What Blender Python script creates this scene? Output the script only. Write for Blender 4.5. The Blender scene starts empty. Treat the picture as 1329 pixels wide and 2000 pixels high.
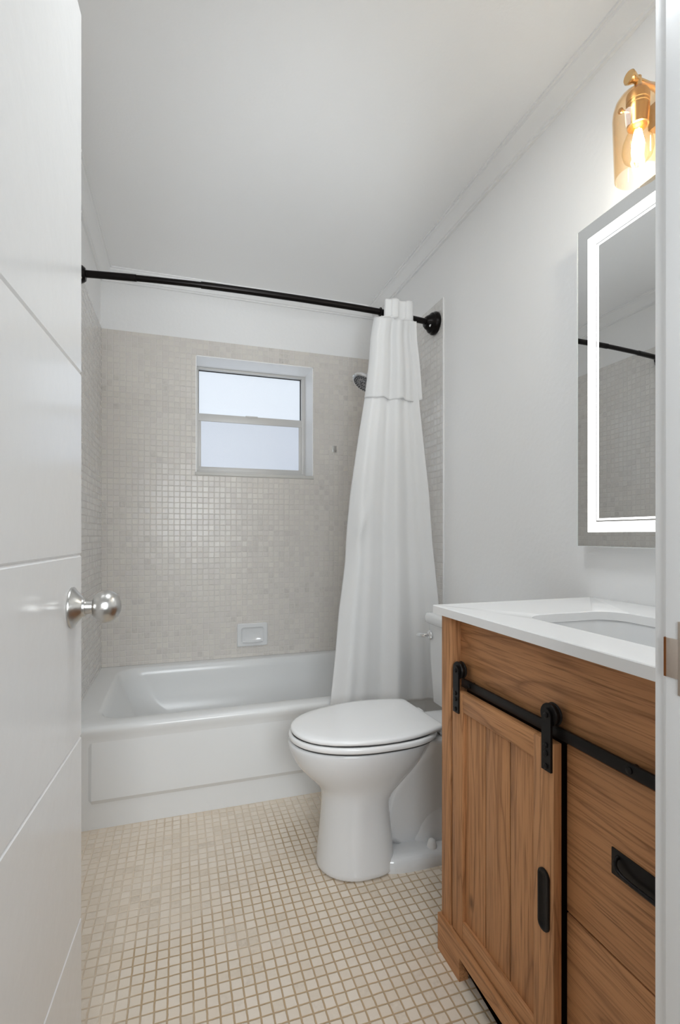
import bpy, bmesh, math, random
from mathutils import Vector, Matrix

random.seed(7)
SC = bpy.context.scene
COL = SC.collection
PI = math.pi

# ------------------------------------------------------------------ camera
cam_d = bpy.data.cameras.new('camera')
cam = bpy.data.objects.new('camera', cam_d)
COL.objects.link(cam)
cam.location = (0, 0, 1.03)
cam.rotation_euler = (PI / 2, 0, math.radians(-17.97))
cam_d.sensor_fit = 'HORIZONTAL'
cam_d.sensor_width = 36.0
cam_d.lens = 36.0 * 960.68 / 1329
cam_d.shift_y = 43.94 / 1329
cam_d.clip_start = 0.02
SC.camera = cam

# ------------------------------------------------------------------ world, lights, exposure
vs = SC.view_settings
vs.view_transform = 'Standard'
vs.look = 'None'
vs.exposure = 0.17
vs.gamma = 1.0
vs.use_curve_mapping = False
world = bpy.data.worlds.new('world')
SC.world = world
world.use_nodes = True
bg = world.node_tree.nodes['Background']
bg.inputs[0].default_value = (0.72, 0.83, 1.0, 1)
bg.inputs[1].default_value = 1.0

PANE_TOP = 0.60          # radiance of the frosted window panes
PANE_LOW = 0.44
LED = 2.8
BULB = 120.0


def area(name, loc, rot, sx, sy, power, color=(1, 1, 1)):
    d = bpy.data.lights.new(name, 'AREA')
    d.shape = 'RECTANGLE'
    d.size, d.size_y = sx, sy
    d.energy = power
    d.color = color
    o = bpy.data.objects.new(name, d)
    COL.objects.link(o)
    o.location = loc
    o.rotation_euler = rot
    return o


# added hallway fill: spots tilted at the bathroom ceiling, one panel straight ahead;
# an added ceiling fill; the wall lamp, the mirror's light border and the window panes emit by themselves
LC = (0.90, 0.96, 1.0)


def fill_spot(name, tilt, turn, power, cone):
    d = bpy.data.lights.new(name, 'SPOT')
    d.energy = power
    d.color = LC
    d.spot_size = math.radians(cone)
    d.spot_blend = 0.7
    d.shadow_soft_size = 0.16
    o = bpy.data.objects.new(name, d)
    COL.objects.link(o)
    o.location = (0.10, -0.35, 1.0)
    o.rotation_euler = (math.radians(90 + tilt), 0, math.radians(turn))


fill_spot('fill_up', 25, -6, 42, 42)
fill_spot('fill_up_far', 27, -8, 36, 26)
hall_fill = area('hallway_fill', (0.1, -0.8, 1.30), (math.radians(75), 0, math.radians(-6)), 0.8, 0.8, 7.3, LC)
hall_fill.data.spread = math.radians(90)
area('ceiling_fill', (0.28, 0.85, 2.33), (0, 0, 0), 0.34, 0.34, 5.2, LC)  # added fill light, no fixture belongs to it
cy = SC.cycles
cy.max_bounces = 14
cy.diffuse_bounces = 10
cy.glossy_bounces = 6
cy.transmission_bounces = 8
cy.transparent_max_bounces = 16


# ------------------------------------------------------------------ helpers


def new_obj(name, bm, mat, parent=None, smooth=True, angle=35):
    me = bpy.data.meshes.new(name)
    bmesh.ops.recalc_face_normals(bm, faces=bm.faces[:])
    bm.to_mesh(me)
    bm.free()
    if smooth:
        for p in me.polygons:
            p.use_smooth = True
        me.set_sharp_from_angle(angle=math.radians(angle))
    o = bpy.data.objects.new(name, me)
    COL.objects.link(o)
    if mat is not None:
        me.materials.append(mat)
    if parent is not None:
        o.parent = parent
        r = parent
        off = Vector((0, 0, 0))
        while r is not None:
            if r.type == 'EMPTY':
                off += r.location
            r = r.parent
        if parent.type == 'EMPTY':
            o.matrix_parent_inverse = Matrix.Translation(-off)
    return o


def thing(name, label, cat, loc):
    o = bpy.data.objects.new(name, None)
    COL.objects.link(o)
    o.location = loc
    o.empty_display_size = 0.05
    o['label'] = label
    o['category'] = cat
    return o


def tag(o, label, cat, kind=None):
    o['label'] = label
    o['category'] = cat
    if kind:
        o['kind'] = kind
    return o


def struct(o, label, cat):
    return tag(o, label, cat, 'structure')


def add_box(bm, x0, x1, y0, y1, z0, z1, bev=0.0, seg=2):
    vs_ = [bm.verts.new(p) for p in ((x0, y0, z0), (x1, y0, z0), (x1, y1, z0), (x0, y1, z0),
                                     (x0, y0, z1), (x1, y0, z1), (x1, y1, z1), (x0, y1, z1))]
    fs = []
    for q in ((0, 3, 2, 1), (4, 5, 6, 7), (0, 1, 5, 4), (1, 2, 6, 5), (2, 3, 7, 6), (3, 0, 4, 7)):
        fs.append(bm.faces.new([vs_[i] for i in q]))
    if bev > 0:
        es = set()
        for f in fs:
            es.update(f.edges)
        bmesh.ops.bevel(bm, geom=list(es), offset=bev, segments=seg, profile=0.5, affect='EDGES')


def box(name, b, mat, parent=None, bev=0.0, seg=2):
    bm = bmesh.new()
    add_box(bm, *b, bev=bev, seg=seg)
    return new_obj(name, bm, mat, parent)


def add_loft(bm, loops, cap0=True, cap1=True, closed=True):
    rows = [[bm.verts.new(p) for p in lp] for lp in loops]
    n = len(rows[0])
    for a, b in zip(rows[:-1], rows[1:]):
        for i in range(n if closed else n - 1):
            j = (i + 1) % n
            bm.faces.new((a[i], a[j], b[j], b[i]))
    if cap0:
        bm.faces.new(list(reversed(rows[0])))
    if cap1:
        bm.faces.new(rows[-1])
    return rows


def frame_axes(d):
    d = Vector(d).normalized()
    u = Vector((0, 0, 1)) if abs(d.z) < 0.9 else Vector((0, 1, 0))
    a = d.cross(u).normalized()
    b = d.cross(a).normalized()
    return d, a, b


def add_lathe(bm, prof, base, axis, n=40, cap0=True, cap1=True):
    """prof = [(distance along axis, radius)]"""
    d, a, b = frame_axes(axis)
    base = Vector(base)
    loops = []
    for h, r in prof:
        r = max(r, 1e-5)
        loops.append([base + d * h + (a * math.cos(2 * PI * i / n) + b * math.sin(2 * PI * i / n)) * r for i in range(n)])
    add_loft(bm, loops, cap0, cap1)


def lathe(name, prof, base, axis, mat, parent=None, n=40, angle=35):
    bm = bmesh.new()
    add_lathe(bm, prof, base, axis, n)
    return new_obj(name, bm, mat, parent, angle=angle)


def add_tube(bm, pts, r, n=16):
    pts = [Vector(p) for p in pts]
    rs = r if isinstance(r, (list, tuple)) else [r] * len(pts)
    loops = []
    prev = None
    for i, p in enumerate(pts):
        t = (pts[min(i + 1, len(pts) - 1)] - pts[max(i - 1, 0)]).normalized()
        if prev is None:
            _, a, b = frame_axes(t)
        else:
            a = (prev - t * prev.dot(t)).normalized()
            b = t.cross(a)
        prev = a
        loops.append([p + (a * math.cos(2 * PI * k / n) + b * math.sin(2 * PI * k / n)) * rs[i] for k in range(n)])
    add_loft(bm, loops)


def rr(x0, x1, y0, y1, r, z, n=8):
    """rounded rectangle loop in the XY plane"""
    r = min(r, (x1 - x0) / 2 - 1e-4, (y1 - y0) / 2 - 1e-4)
    out = []
    for cx, cy, a0 in ((x1 - r, y1 - r, 0), (x0 + r, y1 - r, 90), (x0 + r, y0 + r, 180), (x1 - r, y0 + r, 270)):
        for k in range(n + 1):
            a = math.radians(a0 + 90 * k / n)
            out.append(Vector((cx + r * math.cos(a), cy + r * math.sin(a), z)))
    return out


def interp(tab, z):
    tab = sorted(tab)
    if z <= tab[0][0]:
        return tab[0][1]
    for (a, va), (b, vb) in zip(tab[:-1], tab[1:]):
        if z <= b:
            return va + (vb - va) * (z - a) / (b - a)
    return tab[-1][1]


def smooth_interp(tab, z, w=0.03):
    return sum(interp(tab, z + w * k / 3) for k in range(-3, 4)) / 7


# ------------------------------------------------------------------ materials


def nt(name):
    m = bpy.data.materials.new(name)
    m.use_nodes = True
    t = m.node_tree
    p = t.nodes['Principled BSDF']
    return m, t, p


def link(t, a, b):
    t.links.new(a, b)


def rgb(r, g, b):
    f = lambda c: ((c / 255) / 12.92) if c / 255 <= 0.04045 else (((c / 255) + 0.055) / 1.055) ** 2.4
    return (f(r), f(g), f(b), 1)


def plain(name, col, rough=0.5, metal=0.0, bump=0.0, bscale=80, coat=0.0, ior=1.45, var=0.0):
    m, t, p = nt(name)
    p.inputs['Base Color'].default_value = col
    p.inputs['Roughness'].default_value = rough
    p.inputs['Metallic'].default_value = metal
    p.inputs['IOR'].default_value = ior
    p.inputs['Coat Weight'].default_value = coat
    p.inputs['Coat Roughness'].default_value = 0.08
    tc = t.nodes.new('ShaderNodeTexCoord')
    nz = t.nodes.new('ShaderNodeTexNoise')
    nz.inputs['Scale'].default_value = bscale
    nz.inputs['Detail'].default_value = 3
    link(t, tc.outputs['Object'], nz.inputs['Vector'])
    if bump > 0:
        bp = t.nodes.new('ShaderNodeBump')
        bp.inputs['Strength'].default_value = 1.0
        bp.inputs['Distance'].default_value = bump
        link(t, nz.outputs['Fac'], bp.inputs['Height'])
        link(t, bp.outputs['Normal'], p.inputs['Normal'])
    if var > 0:
        mr = t.nodes.new('ShaderNodeMapRange')
        mr.inputs['To Min'].default_value = max(0.02, rough - var)
        mr.inputs['To Max'].default_value = rough + var
        link(t, nz.outputs['Fac'], mr.inputs['Value'])
        link(t, mr.outputs['Result'], p.inputs['Roughness'])
    return m


def mth(t, op, a, b=None, c=None):
    n = t.nodes.new('ShaderNodeMath')
    n.operation = op
    for i, v in enumerate((a, b, c)):
        if v is None:
            continue
        if isinstance(v, (int, float)):
            n.inputs[i].default_value = v
        else:
            link(t, v, n.inputs[i])
    return n.outputs[0]


def mixc(t, fac, a, b):
    n = t.nodes.new('ShaderNodeMix')
    n.data_type = 'RGBA'
    if isinstance(fac, (int, float)):
        n.inputs['Factor'].default_value = fac
    else:
        link(t, fac, n.inputs['Factor'])
    for nm, v in (('A', a), ('B', b)):
        s = [x for x in n.inputs if x.name == nm and x.type == 'RGBA'][0]
        if isinstance(v, tuple):
            s.default_value = v
        else:
            link(t, v, s)
    return [x for x in n.outputs if x.type == 'RGBA'][0]


def tile_mat(name, ax, pitch, grout_w, base, dark, light, grout, rough=0.2, tilt=0.0012, mott=0.5, off=(0, 0), grout_var=None):
    """square mosaic tiles laid on two axes of the surface"""
    m, t, p = nt(name)
    tc = t.nodes.new('ShaderNodeTexCoord')
    wn = t.nodes.new('ShaderNodeTexNoise')
    wn.inputs['Scale'].default_value = 45
    wn.inputs['Detail'].default_value = 2
    link(t, tc.outputs['Object'], wn.inputs['Vector'])
    sp = t.nodes.new('ShaderNodeSeparateXYZ')
    link(t, tc.outputs['Object'], sp.inputs[0])
    ws = t.nodes.new('ShaderNodeSeparateColor')
    link(t, wn.outputs['Color'], ws.inputs[0])

    def coord(i, k):
        w = mth(t, 'MULTIPLY', mth(t, 'SUBTRACT', ws.outputs[k], 0.5), 0.10)
        return mth(t, 'ADD', mth(t, 'DIVIDE', mth(t, 'ADD', sp.outputs[ax[i]], off[i] + 20 * pitch), pitch), w)
    u, v = coord(0, 0), coord(1, 1)
    fu, fv = mth(t, 'FRACT', u), mth(t, 'FRACT', v)
    cu, cv = mth(t, 'FLOOR', u), mth(t, 'FLOOR', v)
    eu = mth(t, 'MINIMUM', fu, mth(t, 'SUBTRACT', 1.0, fu))
    ev = mth(t, 'MINIMUM', fv, mth(t, 'SUBTRACT', 1.0, fv))
    e = mth(t, 'MINIMUM', eu, ev)
    mr = t.nodes.new('ShaderNodeMapRange')
    mr.interpolation_type = 'SMOOTHSTEP'
    mr.inputs['From Min'].default_value = grout_w * 0.55
    mr.inputs['From Max'].default_value = grout_w * 1.3
    link(t, e, mr.inputs['Value'])
    mask = mr.outputs['Result']
    cb = t.nodes.new('ShaderNodeCombineXYZ')
    link(t, cu, cb.inputs[0])
    link(t, cv, cb.inputs[1])
    rn = t.nodes.new('ShaderNodeTexWhiteNoise')
    rn.noise_dimensions = '2D'
    link(t, cb.outputs[0], rn.inputs['Vector'])
    rs = t.nodes.new('ShaderNodeSeparateColor')
    link(t, rn.outputs['Color'], rs.inputs[0])
    # marbled stone inside each tile
    sn = t.nodes.new('ShaderNodeTexNoise')
    sn.inputs['Scale'].default_value = 90
    sn.inputs['Detail'].default_value = 5
    sn.inputs['Roughness'].default_value = 0.65
    link(t, tc.outputs['Object'], sn.inputs['Vector'])
    big = t.nodes.new('ShaderNodeTexNoise')
    big.inputs['Scale'].default_value = 4.5
    big.inputs['Detail'].default_value = 4
    link(t, tc.outputs['Object'], big.inputs['Vector'])
    # how dark a tile is: random per tile, clustered by a broad noise, mottled
    a = mth(t, 'POWER', rs.outputs[0], 2.2)
    bf = mth(t, 'MULTIPLY', mth(t, 'SUBTRACT', big.outputs['Fac'], 0.35), 2.2)
    mot = mth(t, 'ADD', 0.35, mth(t, 'MULTIPLY', mth(t, 'SUBTRACT', sn.outputs['Fac'], 0.42), 4.0 * mott))
    dk = t.nodes.new('ShaderNodeClamp')
    link(t, mth(t, 'MULTIPLY', mth(t, 'MULTIPLY', a, bf), mot), dk.inputs[0])
    c0 = mixc(t, rs.outputs[1], base, light)
    c1 = mixc(t, dk.outputs[0], c0, dark)
    g = grout
    if grout_var is not None:
        # soiled grout: a worn patch of its own in the middle of the room, ragged by noise
        dx = mth(t, 'SUBTRACT', sp.outputs[0], 0.40)
        dy = mth(t, 'SUBTRACT', sp.outputs[1], 1.02)
        dd = mth(t, 'SQRT', mth(t, 'ADD', mth(t, 'MULTIPLY', dx, dx), mth(t, 'MULTIPLY', dy, dy)))
        gm = t.nodes.new('ShaderNodeMapRange')
        gm.interpolation_type = 'SMOOTHSTEP'
        gm.inputs['From Min'].default_value = 0.85
        gm.inputs['From Max'].default_value = 0.30
        link(t, mth(t, 'ADD', dd, mth(t, 'MULTIPLY', mth(t, 'SUBTRACT', big.outputs['Fac'], 0.5), 1.6)), gm.inputs['Value'])
        g = mixc(t, gm.outputs['Result'], grout, grout_var)
    c2 = mixc(t, mask, g, c1)
    link(t, c2, p.inputs['Base Color'])
    ro = t.nodes.new('ShaderNodeMapRange')
    ro.inputs['To Min'].default_value = 0.7
    ro.inputs['To Max'].default_value = rough
    link(t, mask, ro.inputs['Value'])
    link(t, ro.outputs['Result'], p.inputs['Roughness'])
    # relief: sunk grout, every tile set at its own slight tilt, wavy glaze
    tu = mth(t, 'MULTIPLY', mth(t, 'SUBTRACT', rs.outputs[1], 0.5), fu)
    tv = mth(t, 'MULTIPLY', mth(t, 'SUBTRACT', rs.outputs[2], 0.5), fv)
    tl = mth(t, 'MULTIPLY', mth(t, 'ADD', tu, tv), tilt / 0.001)
    wv = mth(t, 'MULTIPLY', wn.outputs['Fac'], 0.55)
    hgt = mth(t, 'ADD', mth(t, 'ADD', mth(t, 'MULTIPLY', mask, 0.9), tl), wv)
    bp = t.nodes.new('ShaderNodeBump')
    bp.inputs['Strength'].default_value = 1.0
    bp.inputs['Distance'].default_value = 0.001
    link(t, hgt, bp.inputs['Height'])
    link(t, bp.outputs['Normal'], p.inputs['Normal'])
    return m


def wood_mat(name, grain_axis, seed=0.0, bright=1.0):
    """light brown oak veneer, grain running along one axis"""
    m, t, p = nt(name)
    tc = t.nodes.new('ShaderNodeTexCoord')
    oi = t.nodes.new('ShaderNodeObjectInfo')
    mp = t.nodes.new('ShaderNodeMapping')
    sc = [9.0, 9.0, 9.0]
    sc[grain_axis] = 0.9
    mp.inputs['Scale'].default_value = sc
    link(t, tc.outputs['Object'], mp.inputs['Vector'])
    ad = t.nodes.new('ShaderNodeVectorMath')
    ad.operation = 'ADD'
    link(t, mp.outputs['Vector'], ad.inputs[0])
    cb = t.nodes.new('ShaderNodeCombineXYZ')
    r = mth(t, 'ADD', mth(t, 'MULTIPLY', oi.outputs['Random'], 37.0), seed)
    for i in range(3):
        link(t, r, cb.inputs[i])
    link(t, cb.outputs[0], ad.inputs[1])
    # figure: distorted broad noise gives the cathedral lines
    n1 = t.nodes.new('ShaderNodeTexNoise')
    n1.inputs['Scale'].default_value = 1.0
    n1.inputs['Detail'].default_value = 2
    n1.inputs['Distortion'].default_value = 0.5
    link(t, ad.outputs[0], n1.inputs['Vector'])
    ring = mth(t, 'FRACT', mth(t, 'MULTIPLY', n1.outputs['Fac'], 9.0))
    tri = mth(t, 'ABSOLUTE', mth(t, 'SUBTRACT', mth(t, 'MULTIPLY', ring, 2.0), 1.0))
    # fine fibres
    mp2 = t.nodes.new('ShaderNodeMapping')
    sc2 = [300.0, 300.0, 300.0]
    sc2[grain_axis] = 9.0
    mp2.inputs['Scale'].default_value = sc2
    link(t, tc.outputs['Object'], mp2.inputs['Vector'])
    n2 = t.nodes.new('ShaderNodeTexNoise')
    n2.inputs['Scale'].default_value = 1.0
    n2.inputs['Detail'].default_value = 3
    link(t, mp2.outputs['Vector'], n2.inputs['Vector'])
    mp4 = t.nodes.new('ShaderNodeMapping')
    sc4 = [110.0, 110.0, 110.0]
    sc4[grain_axis] = 5.0
    mp4.inputs['Scale'].default_value = sc4
    link(t, tc.outputs['Object'], mp4.inputs['Vector'])
    n4 = t.nodes.new('ShaderNodeTexNoise')
    n4.inputs['Scale'].default_value = 1.0
    n4.inputs['Detail'].default_value = 4
    link(t, mp4.outputs['Vector'], n4.inputs['Vector'])
    # broad tone changes
    n3 = t.nodes.new('ShaderNodeTexNoise')
    n3.inputs['Scale'].default_value = 0.55
    n3.inputs['Detail'].default_value = 1
    link(t, ad.outputs[0], n3.inputs['Vector'])
    # knots
    mp3 = t.nodes.new('ShaderNodeMapping')
    sc3 = [9.0, 9.0, 9.0]
    sc3[grain_axis] = 4.5
    mp3.inputs['Scale'].default_value = sc3
    link(t, tc.outputs['Object'], mp3.inputs['Vector'])
    vo = t.nodes.new('ShaderNodeTexVoronoi')
    vo.inputs['Scale'].default_value = 0.8
    link(t, mp3.outputs['Vector'], vo.inputs['Vector'])
    kn = t.nodes.new('ShaderNodeMapRange')
    kn.inputs['From Min'].default_value = 0.02
    kn.inputs['From Max'].default_value = 0.085
    kn.inputs['To Min'].default_value = 1.0
    kn.inputs['To Max'].default_value = 0.0
    link(t, vo.outputs['Distance'], kn.inputs['Value'])
    B = bright * 1.30
    TN = (1.15, 1.06, 0.89)
    base = tuple(c * B * k for c, k in zip(rgb(150, 110, 79)[:3], TN)) + (1,)
    lite = tuple(c * B * k for c, k in zip(rgb(170, 129, 96)[:3], TN)) + (1,)
    dark = tuple(c * B * k for c, k in zip(rgb(100, 66, 41)[:3], TN)) + (1,)
    deep = tuple(c * B * k for c, k in zip(rgb(66, 41, 24)[:3], TN)) + (1,)
    c = mixc(t, n3.outputs['Fac'], base, lite)
    lines = mth(t, 'MULTIPLY', mth(t, 'POWER', tri, 6.0), 0.6)
    c = mixc(t, lines, c, dark)
    fib = t.nodes.new('ShaderNodeMapRange')
    fib.inputs['From Min'].default_value = 0.52
    fib.inputs['From Max'].default_value = 0.75
    fib.inputs['To Max'].default_value = 0.8
    link(t, n2.outputs['Fac'], fib.inputs['Value'])
    c = mixc(t, fib.outputs['Result'], c, dark)
    str_ = t.nodes.new('ShaderNodeMapRange')
    str_.inputs['From Min'].default_value = 0.5
    str_.inputs['From Max'].default_value = 0.72
    str_.inputs['To Max'].default_value = 0.55
    link(t, n4.outputs['Fac'], str_.inputs['Value'])
    c = mixc(t, str_.outputs['Result'], c, dark)
    c = mixc(t, mth(t, 'MULTIPLY', kn.outputs['Result'], 0.75), c, deep)
    link(t, c, p.inputs['Base Color'])
    p.inputs['Roughness'].default_value = 0.5
    p.inputs['Specular IOR Level'].default_value = 0.35
    bp = t.nodes.new('ShaderNodeBump')
    bp.inputs['Strength'].default_value = 0.6
    bp.inputs['Distance'].default_value = 0.0006
    link(t, n2.outputs['Fac'], bp.inputs['Height'])
    link(t, bp.outputs['Normal'], p.inputs['Normal'])
    return m


def emis(name, col, strength):
    m, t, p = nt(name)
    p.inputs['Base Color'].default_value = (0.8, 0.8, 0.8, 1)
    p.inputs['Emission Color'].default_value = col
    p.inputs['Emission Strength'].default_value = strength
    p.inputs['Roughness'].default_value = 0.4
    return m


def frosted(name, col, strength):
    """frosted pane lit from outside, faint pebbled grain"""
    m, t, p = nt(name)
    tc = t.nodes.new('ShaderNodeTexCoord')
    nz = t.nodes.new('ShaderNodeTexNoise')
    nz.inputs['Scale'].default_value = 350
    link(t, tc.outputs['Object'], nz.inputs['Vector'])
    bp = t.nodes.new('ShaderNodeBump')
    bp.inputs['Distance'].default_value = 0.0006
    link(t, nz.outputs['Fac'], bp.inputs['Height'])
    link(t, bp.outputs['Normal'], p.inputs['Normal'])
    p.inputs['Base Color'].default_value = (0.35, 0.37, 0.4, 1)
    p.inputs['Emission Color'].default_value = col
    p.inputs['Emission Strength'].default_value = strength
    p.inputs['Roughness'].default_value = 0.3
    return m


def thin_glass(name, col, edge):
    m, t, p = nt(name)
    t.nodes.remove(p)
    out = [n for n in t.nodes if n.type == 'OUTPUT_MATERIAL'][0]
    lw = t.nodes.new('ShaderNodeLayerWeight')
    lw.inputs['Blend'].default_value = 0.5
    tr = t.nodes.new('ShaderNodeBsdfTransparent')
    link(t, mixc(t, lw.outputs['Facing'], col, edge), tr.inputs[0])
    gl = t.nodes.new('ShaderNodeBsdfGlossy')
    gl.inputs['Roughness'].default_value = 0.03
    fac = mth(t, 'ADD', 0.03, mth(t, 'MULTIPLY', mth(t, 'POWER', lw.outputs['Facing'], 3.0), 0.45))
    mx = t.nodes.new('ShaderNodeMixShader')
    link(t, fac, mx.inputs[0])
    link(t, tr.outputs[0], mx.inputs[1])
    link(t, gl.outputs[0], mx.inputs[2])
    link(t, mx.outputs[0], out.inputs[0])
    return m


def cloth_mat(name, col, sheer=0.25):
    m, t, p = nt(name)
    out = [n for n in t.nodes if n.type == 'OUTPUT_MATERIAL'][0]
    p.inputs['Base Color'].default_value = col
    p.inputs['Roughness'].default_value = 0.75
    p.inputs['Sheen Weight'].default_value = 0.1
    tc = t.nodes.new('ShaderNodeTexCoord')
    nz = t.nodes.new('ShaderNodeTexNoise')
    nz.inputs['Scale'].default_value = 18
    nz.inputs['Detail'].default_value = 3
    link(t, tc.outputs['Object'], nz.inputs['Vector'])
    bp = t.nodes.new('ShaderNodeBump')
    bp.inputs['Distance'].default_value = 0.0008
    bp.inputs['Strength'].default_value = 0.25
    link(t, nz.outputs['Fac'], bp.inputs['Height'])
    link(t, bp.outputs['Normal'], p.inputs['Normal'])
    tl = t.nodes.new('ShaderNodeBsdfTranslucent')
    tl.inputs[0].default_value = col
    mx = t.nodes.new('ShaderNodeMixShader')
    mx.inputs[0].default_value = sheer
    link(t, p.outputs[0], mx.inputs[1])
    link(t, tl.outputs[0], mx.inputs[2])
    link(t, mx.outputs[0], out.inputs[0])
    return m


def brushed(name, col, rough=0.28):
    m, t, p = nt(name)
    p.inputs['Base Color'].default_value = col
    p.inputs['Metallic'].default_value = 1.0
    p.inputs['Roughness'].default_value = rough
    tc = t.nodes.new('ShaderNodeTexCoord')
    mp = t.nodes.new('ShaderNodeMapping')
    mp.inputs['Scale'].default_value = (40, 900, 900)
    link(t, tc.outputs['Object'], mp.inputs['Vector'])
    nz = t.nodes.new('ShaderNodeTexNoise')
    nz.inputs['Scale'].default_value = 1
    link(t, mp.outputs['Vector'], nz.inputs['Vector'])
    bp = t.nodes.new('ShaderNodeBump')
    bp.inputs['Distance'].default_value = 0.0001
    link(t, nz.outputs['Fac'], bp.inputs['Height'])
    link(t, bp.outputs['Normal'], p.inputs['Normal'])
    return m


W = (0.80, 0.80, 0.80, 1)
M_wall = plain('wall_paint', (0.86, 0.86, 0.86, 1), 0.45, bump=0.0007, bscale=60)
M_ceil = plain('ceiling_paint', (0.90, 0.90, 0.90, 1), 0.6, bump=0.0004, bscale=120)
M_trim = plain('gloss_trim_paint', (0.86, 0.86, 0.86, 1), 0.28, bump=0.0002, bscale=60)
M_door = plain('door_semigloss_paint', (0.78, 0.78, 0.78, 1), 0.16, bump=0.0003, bscale=30)
M_porc = plain('white_porcelain', (0.75, 0.755, 0.76, 1), 0.09, coat=0.3)
M_tub = plain('white_enamel', (0.76, 0.765, 0.765, 1), 0.22)
M_seat = plain('white_seat_plastic', (0.86, 0.86, 0.86, 1), 0.16)
M_gap = plain('seat_gap_shade', (0.05, 0.05, 0.05, 1), 0.6)  # shade between bowl, seat and lid put into a dark colour
M_quartz = plain('white_quartz', (0.86, 0.86, 0.86, 1), 0.22)
M_black = plain('matte_black_metal', rgb(30, 27, 26), 0.42, metal=0.6)
M_bronze = plain('dark_bronze_metal', rgb(22, 18, 17), 0.28, metal=0.7)
M_chrome = plain('chrome', (0.85, 0.86, 0.87, 1), 0.07, metal=1.0)
M_nickel = brushed('brushed_nickel', (0.60, 0.59, 0.57, 1))
M_brass = plain('brushed_brass', rgb(214, 176, 124), 0.27, metal=1.0)
M_plate = plain('aged_brass_plate', rgb(186, 172, 160), 0.42, metal=0.8, bump=0.0004, bscale=150)
M_rust = plain('worn_copper_lip', rgb(132, 78, 34), 0.5, metal=0.6, bump=0.0006, bscale=200)
M_alu = plain('window_aluminium', rgb(206, 204, 201), 0.45, metal=0.15, bump=0.0003, bscale=120)
M_mirror = plain('mirror_silver', (0.80, 0.81, 0.81, 1), 0.008, metal=1.0)
M_reveal = plain('white_reveal_paint', (0.92, 0.92, 0.92, 1), 0.4)  # extra white in the colour stands for window light on the reveals
M_marble = plain('marble_sill', rgb(205, 203, 198), 0.35, bump=0.0005, bscale=40)
M_gapshade = plain('dark_gap_shade', rgb(45, 30, 20), 0.7)  # dark brown stands for the shade in cabinet gaps and board grooves
M_gasket = plain('black_gasket', rgb(25, 25, 25), 0.6)
M_led = emis('led_light', (1, 1, 1, 1), LED)
M_bulb = emis('glowing_filament', (0.84, 0.93, 1.0, 1), BULB)
M_paneT = frosted('frosted_glass_upper', (0.82, 0.90, 1.0, 1), PANE_TOP)
M_paneL = frosted('frosted_glass_lower', (0.78, 0.86, 1.0, 1), PANE_LOW)
M_amber = thin_glass('amber_glass', (1.0, 0.955, 0.89, 1), (0.96, 0.83, 0.64, 1))
M_clear = thin_glass('bulb_glass', (1.0, 0.97, 0.92, 1), (0.98, 0.88, 0.72, 1))
M_cloth = cloth_mat('white_curtain_cloth', (0.82, 0.82, 0.82, 1), 0.22)
M_sheer = cloth_mat('sheer_white_cloth', (0.86, 0.86, 0.86, 1), 0.35)

TB = dict(base=rgb(214, 208, 203), dark=rgb(172, 167, 163), light=rgb(220, 215, 207), grout=rgb(222, 217, 212))
TS = dict(base=rgb(222, 219, 216), dark=rgb(190, 187, 185), light=rgb(228, 226, 222), grout=rgb(226, 223, 220))  # lighter than the back tiles: window reflection put into the colour
M_tileB = tile_mat('mosaic_back', (0, 2), 0.0292, 0.075, rough=0.28, off=(0.383, 0.0), **TB)
M_tileS = tile_mat('mosaic_side', (1, 2), 0.0292, 0.075, rough=0.13, tilt=0.0016, off=(0.0, 0.0), **TS)
M_tileF = tile_mat('mosaic_floor', (0, 1), 0.0272, 0.075, rgb(224, 210, 192), rgb(180, 163, 142), rgb(230, 218, 203),
                   rgb(222, 206, 186), rough=0.2, tilt=0.0010, mott=0.6, off=(0.0, 0.01), grout_var=rgb(186, 160, 126))
M_hallfloor = plain('hall_floor_stone', rgb(196, 182, 166), 0.4)
M_woodH = wood_mat('oak_horizontal_grain', 1)
M_woodV = wood_mat('oak_vertical_grain', 2, seed=3.1)

# ------------------------------------------------------------------ room dimensions
XL, XR, YB, YF = -0.383, 1.096, 2.7224, 0.3427
YF0 = 0.228                      # hall face of the doorway wall
ZC = 2.362
TIL = 2.065                      # top of the shower tiles
DX0, DX1, DZ = -0.25, 0.43, 2.03  # doorway
WX0, WX1, WZ0, WZ1 = 0.0765, 0.7195, 1.359, 1.982
WD = 0.165                       # depth of the window recess

# floor and ceiling
fl = struct(box('floor', (XL - 0.12, XR + 0.12, YF0, YB + 0.2, -0.06, 0), M_tileF),
            'floor of small beige stone mosaic tiles with tan grout', 'floor')
struct(box('ceiling', (XL - 0.12, XR + 0.12, YF0, YB + 0.2, ZC, ZC + 0.08), M_ceil),
       'smooth white painted ceiling', 'ceiling')
# walls
wl = struct(box('wall_left', (XL - 0.12, XL, YF0, YB + 0.2, 0, ZC), M_wall),
            'white left wall behind the open door', 'wall')
wr = struct(box('wall_right', (XR, XR + 0.12, YF0, YB + 0.2, 0, ZC), M_wall),
            'white textured right wall behind mirror and vanity', 'wall')
bm = bmesh.new()
add_box(bm, XL, WX0, YB, YB + 0.2, 0, ZC)
add_box(bm, WX1, XR, YB, YB + 0.2, 0, ZC)
add_box(bm, WX0, WX1, YB, YB + 0.2, 0, WZ0)
add_box(bm, WX0, WX1, YB, YB + 0.2, WZ1, ZC)
wb = struct(new_obj('wall_back', bm, M_wall), 'back wall with the window above the bathtub', 'wall')
bm = bmesh.new()
add_box(bm, XL, DX0 - 0.02, YF0, YF, 0, ZC)
add_box(bm, DX1 + 0.02, XR, YF0, YF, 0, ZC)
add_box(bm, DX0 - 0.02, DX1 + 0.02, YF0, YF, DZ + 0.02, ZC)
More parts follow.
